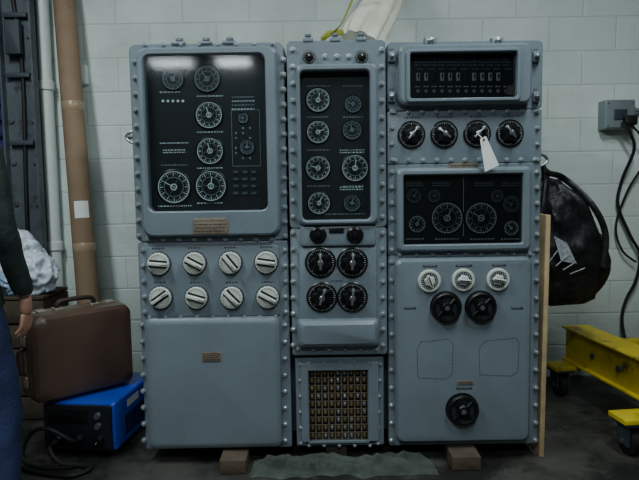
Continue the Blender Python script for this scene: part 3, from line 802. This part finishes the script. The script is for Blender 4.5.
for v in bm.verts:
    p=v.co; x,y,z=p.x*.075,p.y*.095,p.z*.118
    if z<0: x*=1-.28*(-p.z); y=y*(1-.15*(-p.z))+.012*(-p.z)
    ey=math.exp(-((p.x)**2)/.012-((p.z+.12)**2)/.05)
    if p.y>0:
        y+=.024*ey
        for sx in (-.4,.4): y-=.012*math.exp(-((p.x-sx)**2)/.02-((p.z-.08)**2)/.015)
        y+=.006*math.exp(-(p.x**2)/.05-((p.z+.48)**2)/.004)+.006*math.exp(-(p.x**2)/.05-((p.z+.60)**2)/.004)
        y+=.008*math.exp(-(p.x**2)/.05-((p.z+.85)**2)/.03)
    v.co=Vector((x,y,z))+hc
me=bpy.data.meshes.new('head'); bm.to_mesh(me); bm.free(); me.materials.append(SKIN); me.materials.append(HAIR)
for p in me.polygons:
    p.use_smooth=True; c=p.center-hc
    if c.z>.055 or (c.y<-.0 and c.z>-.05): p.material_index=1
ho=bpy.data.objects.new('head',me); bpy.context.scene.collection.objects.link(ho); ho.parent=person
mb=MB()
for s in (-1,1):
    mb.lathe(hc+Vector((s*.028,.083,.008)),(0,1,0),[(.0,-.012),(.009,-.006),(.011,0),(.007,.006),(0,.008)],16,WHITE)
    mb.lathe(hc+Vector((s*.028,.0905,.008)),(0,1,0),[(.004,0),(.004,.001),(0,.001)],12,BLACK)
    mb.tube(smoothpath([hc+Vector((s*.070,.0,.02)),hc+Vector((s*.084,-.012,.022)),hc+Vector((s*.086,-.016,-.005)),hc+Vector((s*.076,.0,-.028))]),.008,SKIN,8)
mb.obj('face_features',person)
mb=MB()
for x,y in ((.175,-.05),(-.11,.17)):
    L=[]
    for t,w,h in ((-.10,.03,.05),(-.085,.042,.09),(-.03,.046,.12),(.03,.044,.11),(.09,.05,.075),(.15,.048,.06),(.185,.03,.04)):
        L.append([Vector(Q(x+w*math.cos(a),y+t,max(0.001,h*.5+h*.5*math.sin(a)))) for a in [2*math.pi*k/20 for k in range(20)]])
    mb.loft(L,SHOE,True,True)
    mb.lathe(Q(x,y-.01,.06),(0,0,1),[(.045,0),(.055,.06),(.056,.11),(.05,.112)],20,SHOE)
mb.obj('boots',person,60)
for s,wx,wy in ((1,.263,.06),(-1,-.252,.08)):
    w=Vector(Q(wx,wy,.87))
    P=lambda x,y,z: tuple(w+Vector((x*s,y,z)))
    nd=[(P(0,0,.02),(.026,.022)),(P(0,.005,-.03),(.022,.034)),(P(0,.008,-.075),(.017,.036))]; ed=[(0,1),(1,2)]
    o=skin('hand_palm',nd,ed); o.parent=person; o.data.materials.append(SKIN)
    for k,(fy,ln) in enumerate(((.034,.070),(.012,.078),(-.010,.072),(-.030,.056))):
        c=[(P(0,fy*.8,-.06),.0095),(P(0,fy,-.085),.0092),(P(-.004,fy*1.05,-.085-ln*.42),.0088),(P(-.016,fy*1.05,-.085-ln*.75),.0080),(P(-.030,fy*1.05,-.085-ln*.95),.0068)]
        o=skin('finger_%d'%(k+1),c,[(i,i+1) for i in range(4)]); o.parent=person; o.data.materials.append(SKIN)
    c=[(P(-.004,.02,-.02),.013),(P(-.012,.045,-.045),.012),(P(-.020,.058,-.075),.010),(P(-.026,.060,-.098),.008)]
    o=skin('thumb',c,[(0,1),(1,2),(2,3)]); o.parent=person; o.data.materials.append(SKIN)
# =====================================================================
# LIGHTS
# =====================================================================
LAMP=mat('lamp_diffuser',(255,255,255),.5,0,0,5,emis=((225,240,245),6))
HOUS=mat('lamp_housing',(200,205,205),.5,0,.03,5)
def fixture(x,y,z,lx,ly,P):
    e=empty('fluorescent_light'); mb=MB()
    mb.box(x-lx/2-.02,x+lx/2+.02,y-ly/2-.02,y+ly/2+.02,z+.02,z+.10,HOUS,b=.01)
    mb.box(x-lx/2,x+lx/2,y-ly/2,y+ly/2,z,z+.021,LAMP)
    for a in (-.3,.3): 
        q=(x+a*lx,y+a*ly); mb.tube([(q[0],q[1],z+.1),(q[0],q[1],3.6)],.008,STEEL,8)
    mb.obj('fixture',e)
    l=bpy.data.lights.new('tube_light','AREA'); l.shape='RECTANGLE'; l.size=lx; l.size_y=ly; l.energy=P; l.color=(.88,.98,1.0)
    o=bpy.data.objects.new('tube_light',l); o.location=(x,y,z-.01); bpy.context.scene.collection.objects.link(o); o.parent=e
fixture(-1.5,-1.25,3.3,.3,1.3,60)
fixture(1.1,-1.25,3.3,.3,1.3,46)
fixture(-.1,-3.6,3.3,1.3,.3,56)
fixture(-2.0,-6.0,3.0,.55,.4,7)
fixture(-1.15,-6.0,3.0,.45,.4,7)
wd=bpy.data.worlds.new('World'); bpy.context.scene.world=wd; wd.use_nodes=True
wd.node_tree.nodes['Background'].inputs[0].default_value=(.5,.6,.65,1); wd.node_tree.nodes['Background'].inputs[1].default_value=.3
# camera
cd=bpy.data.cameras.new('camera'); cd.sensor_width=36; cd.lens=F/639*36; cd.clip_start=.05
co=bpy.data.objects.new('camera',cd); bpy.context.scene.collection.objects.link(co)
M=Matrix(((rt.x,up.x,-fw.x,CAM.x),(rt.y,up.y,-fw.y,CAM.y),(rt.z,up.z,-fw.z,CAM.z),(0,0,0,1)))
co.matrix_world=M; bpy.context.scene.camera=co
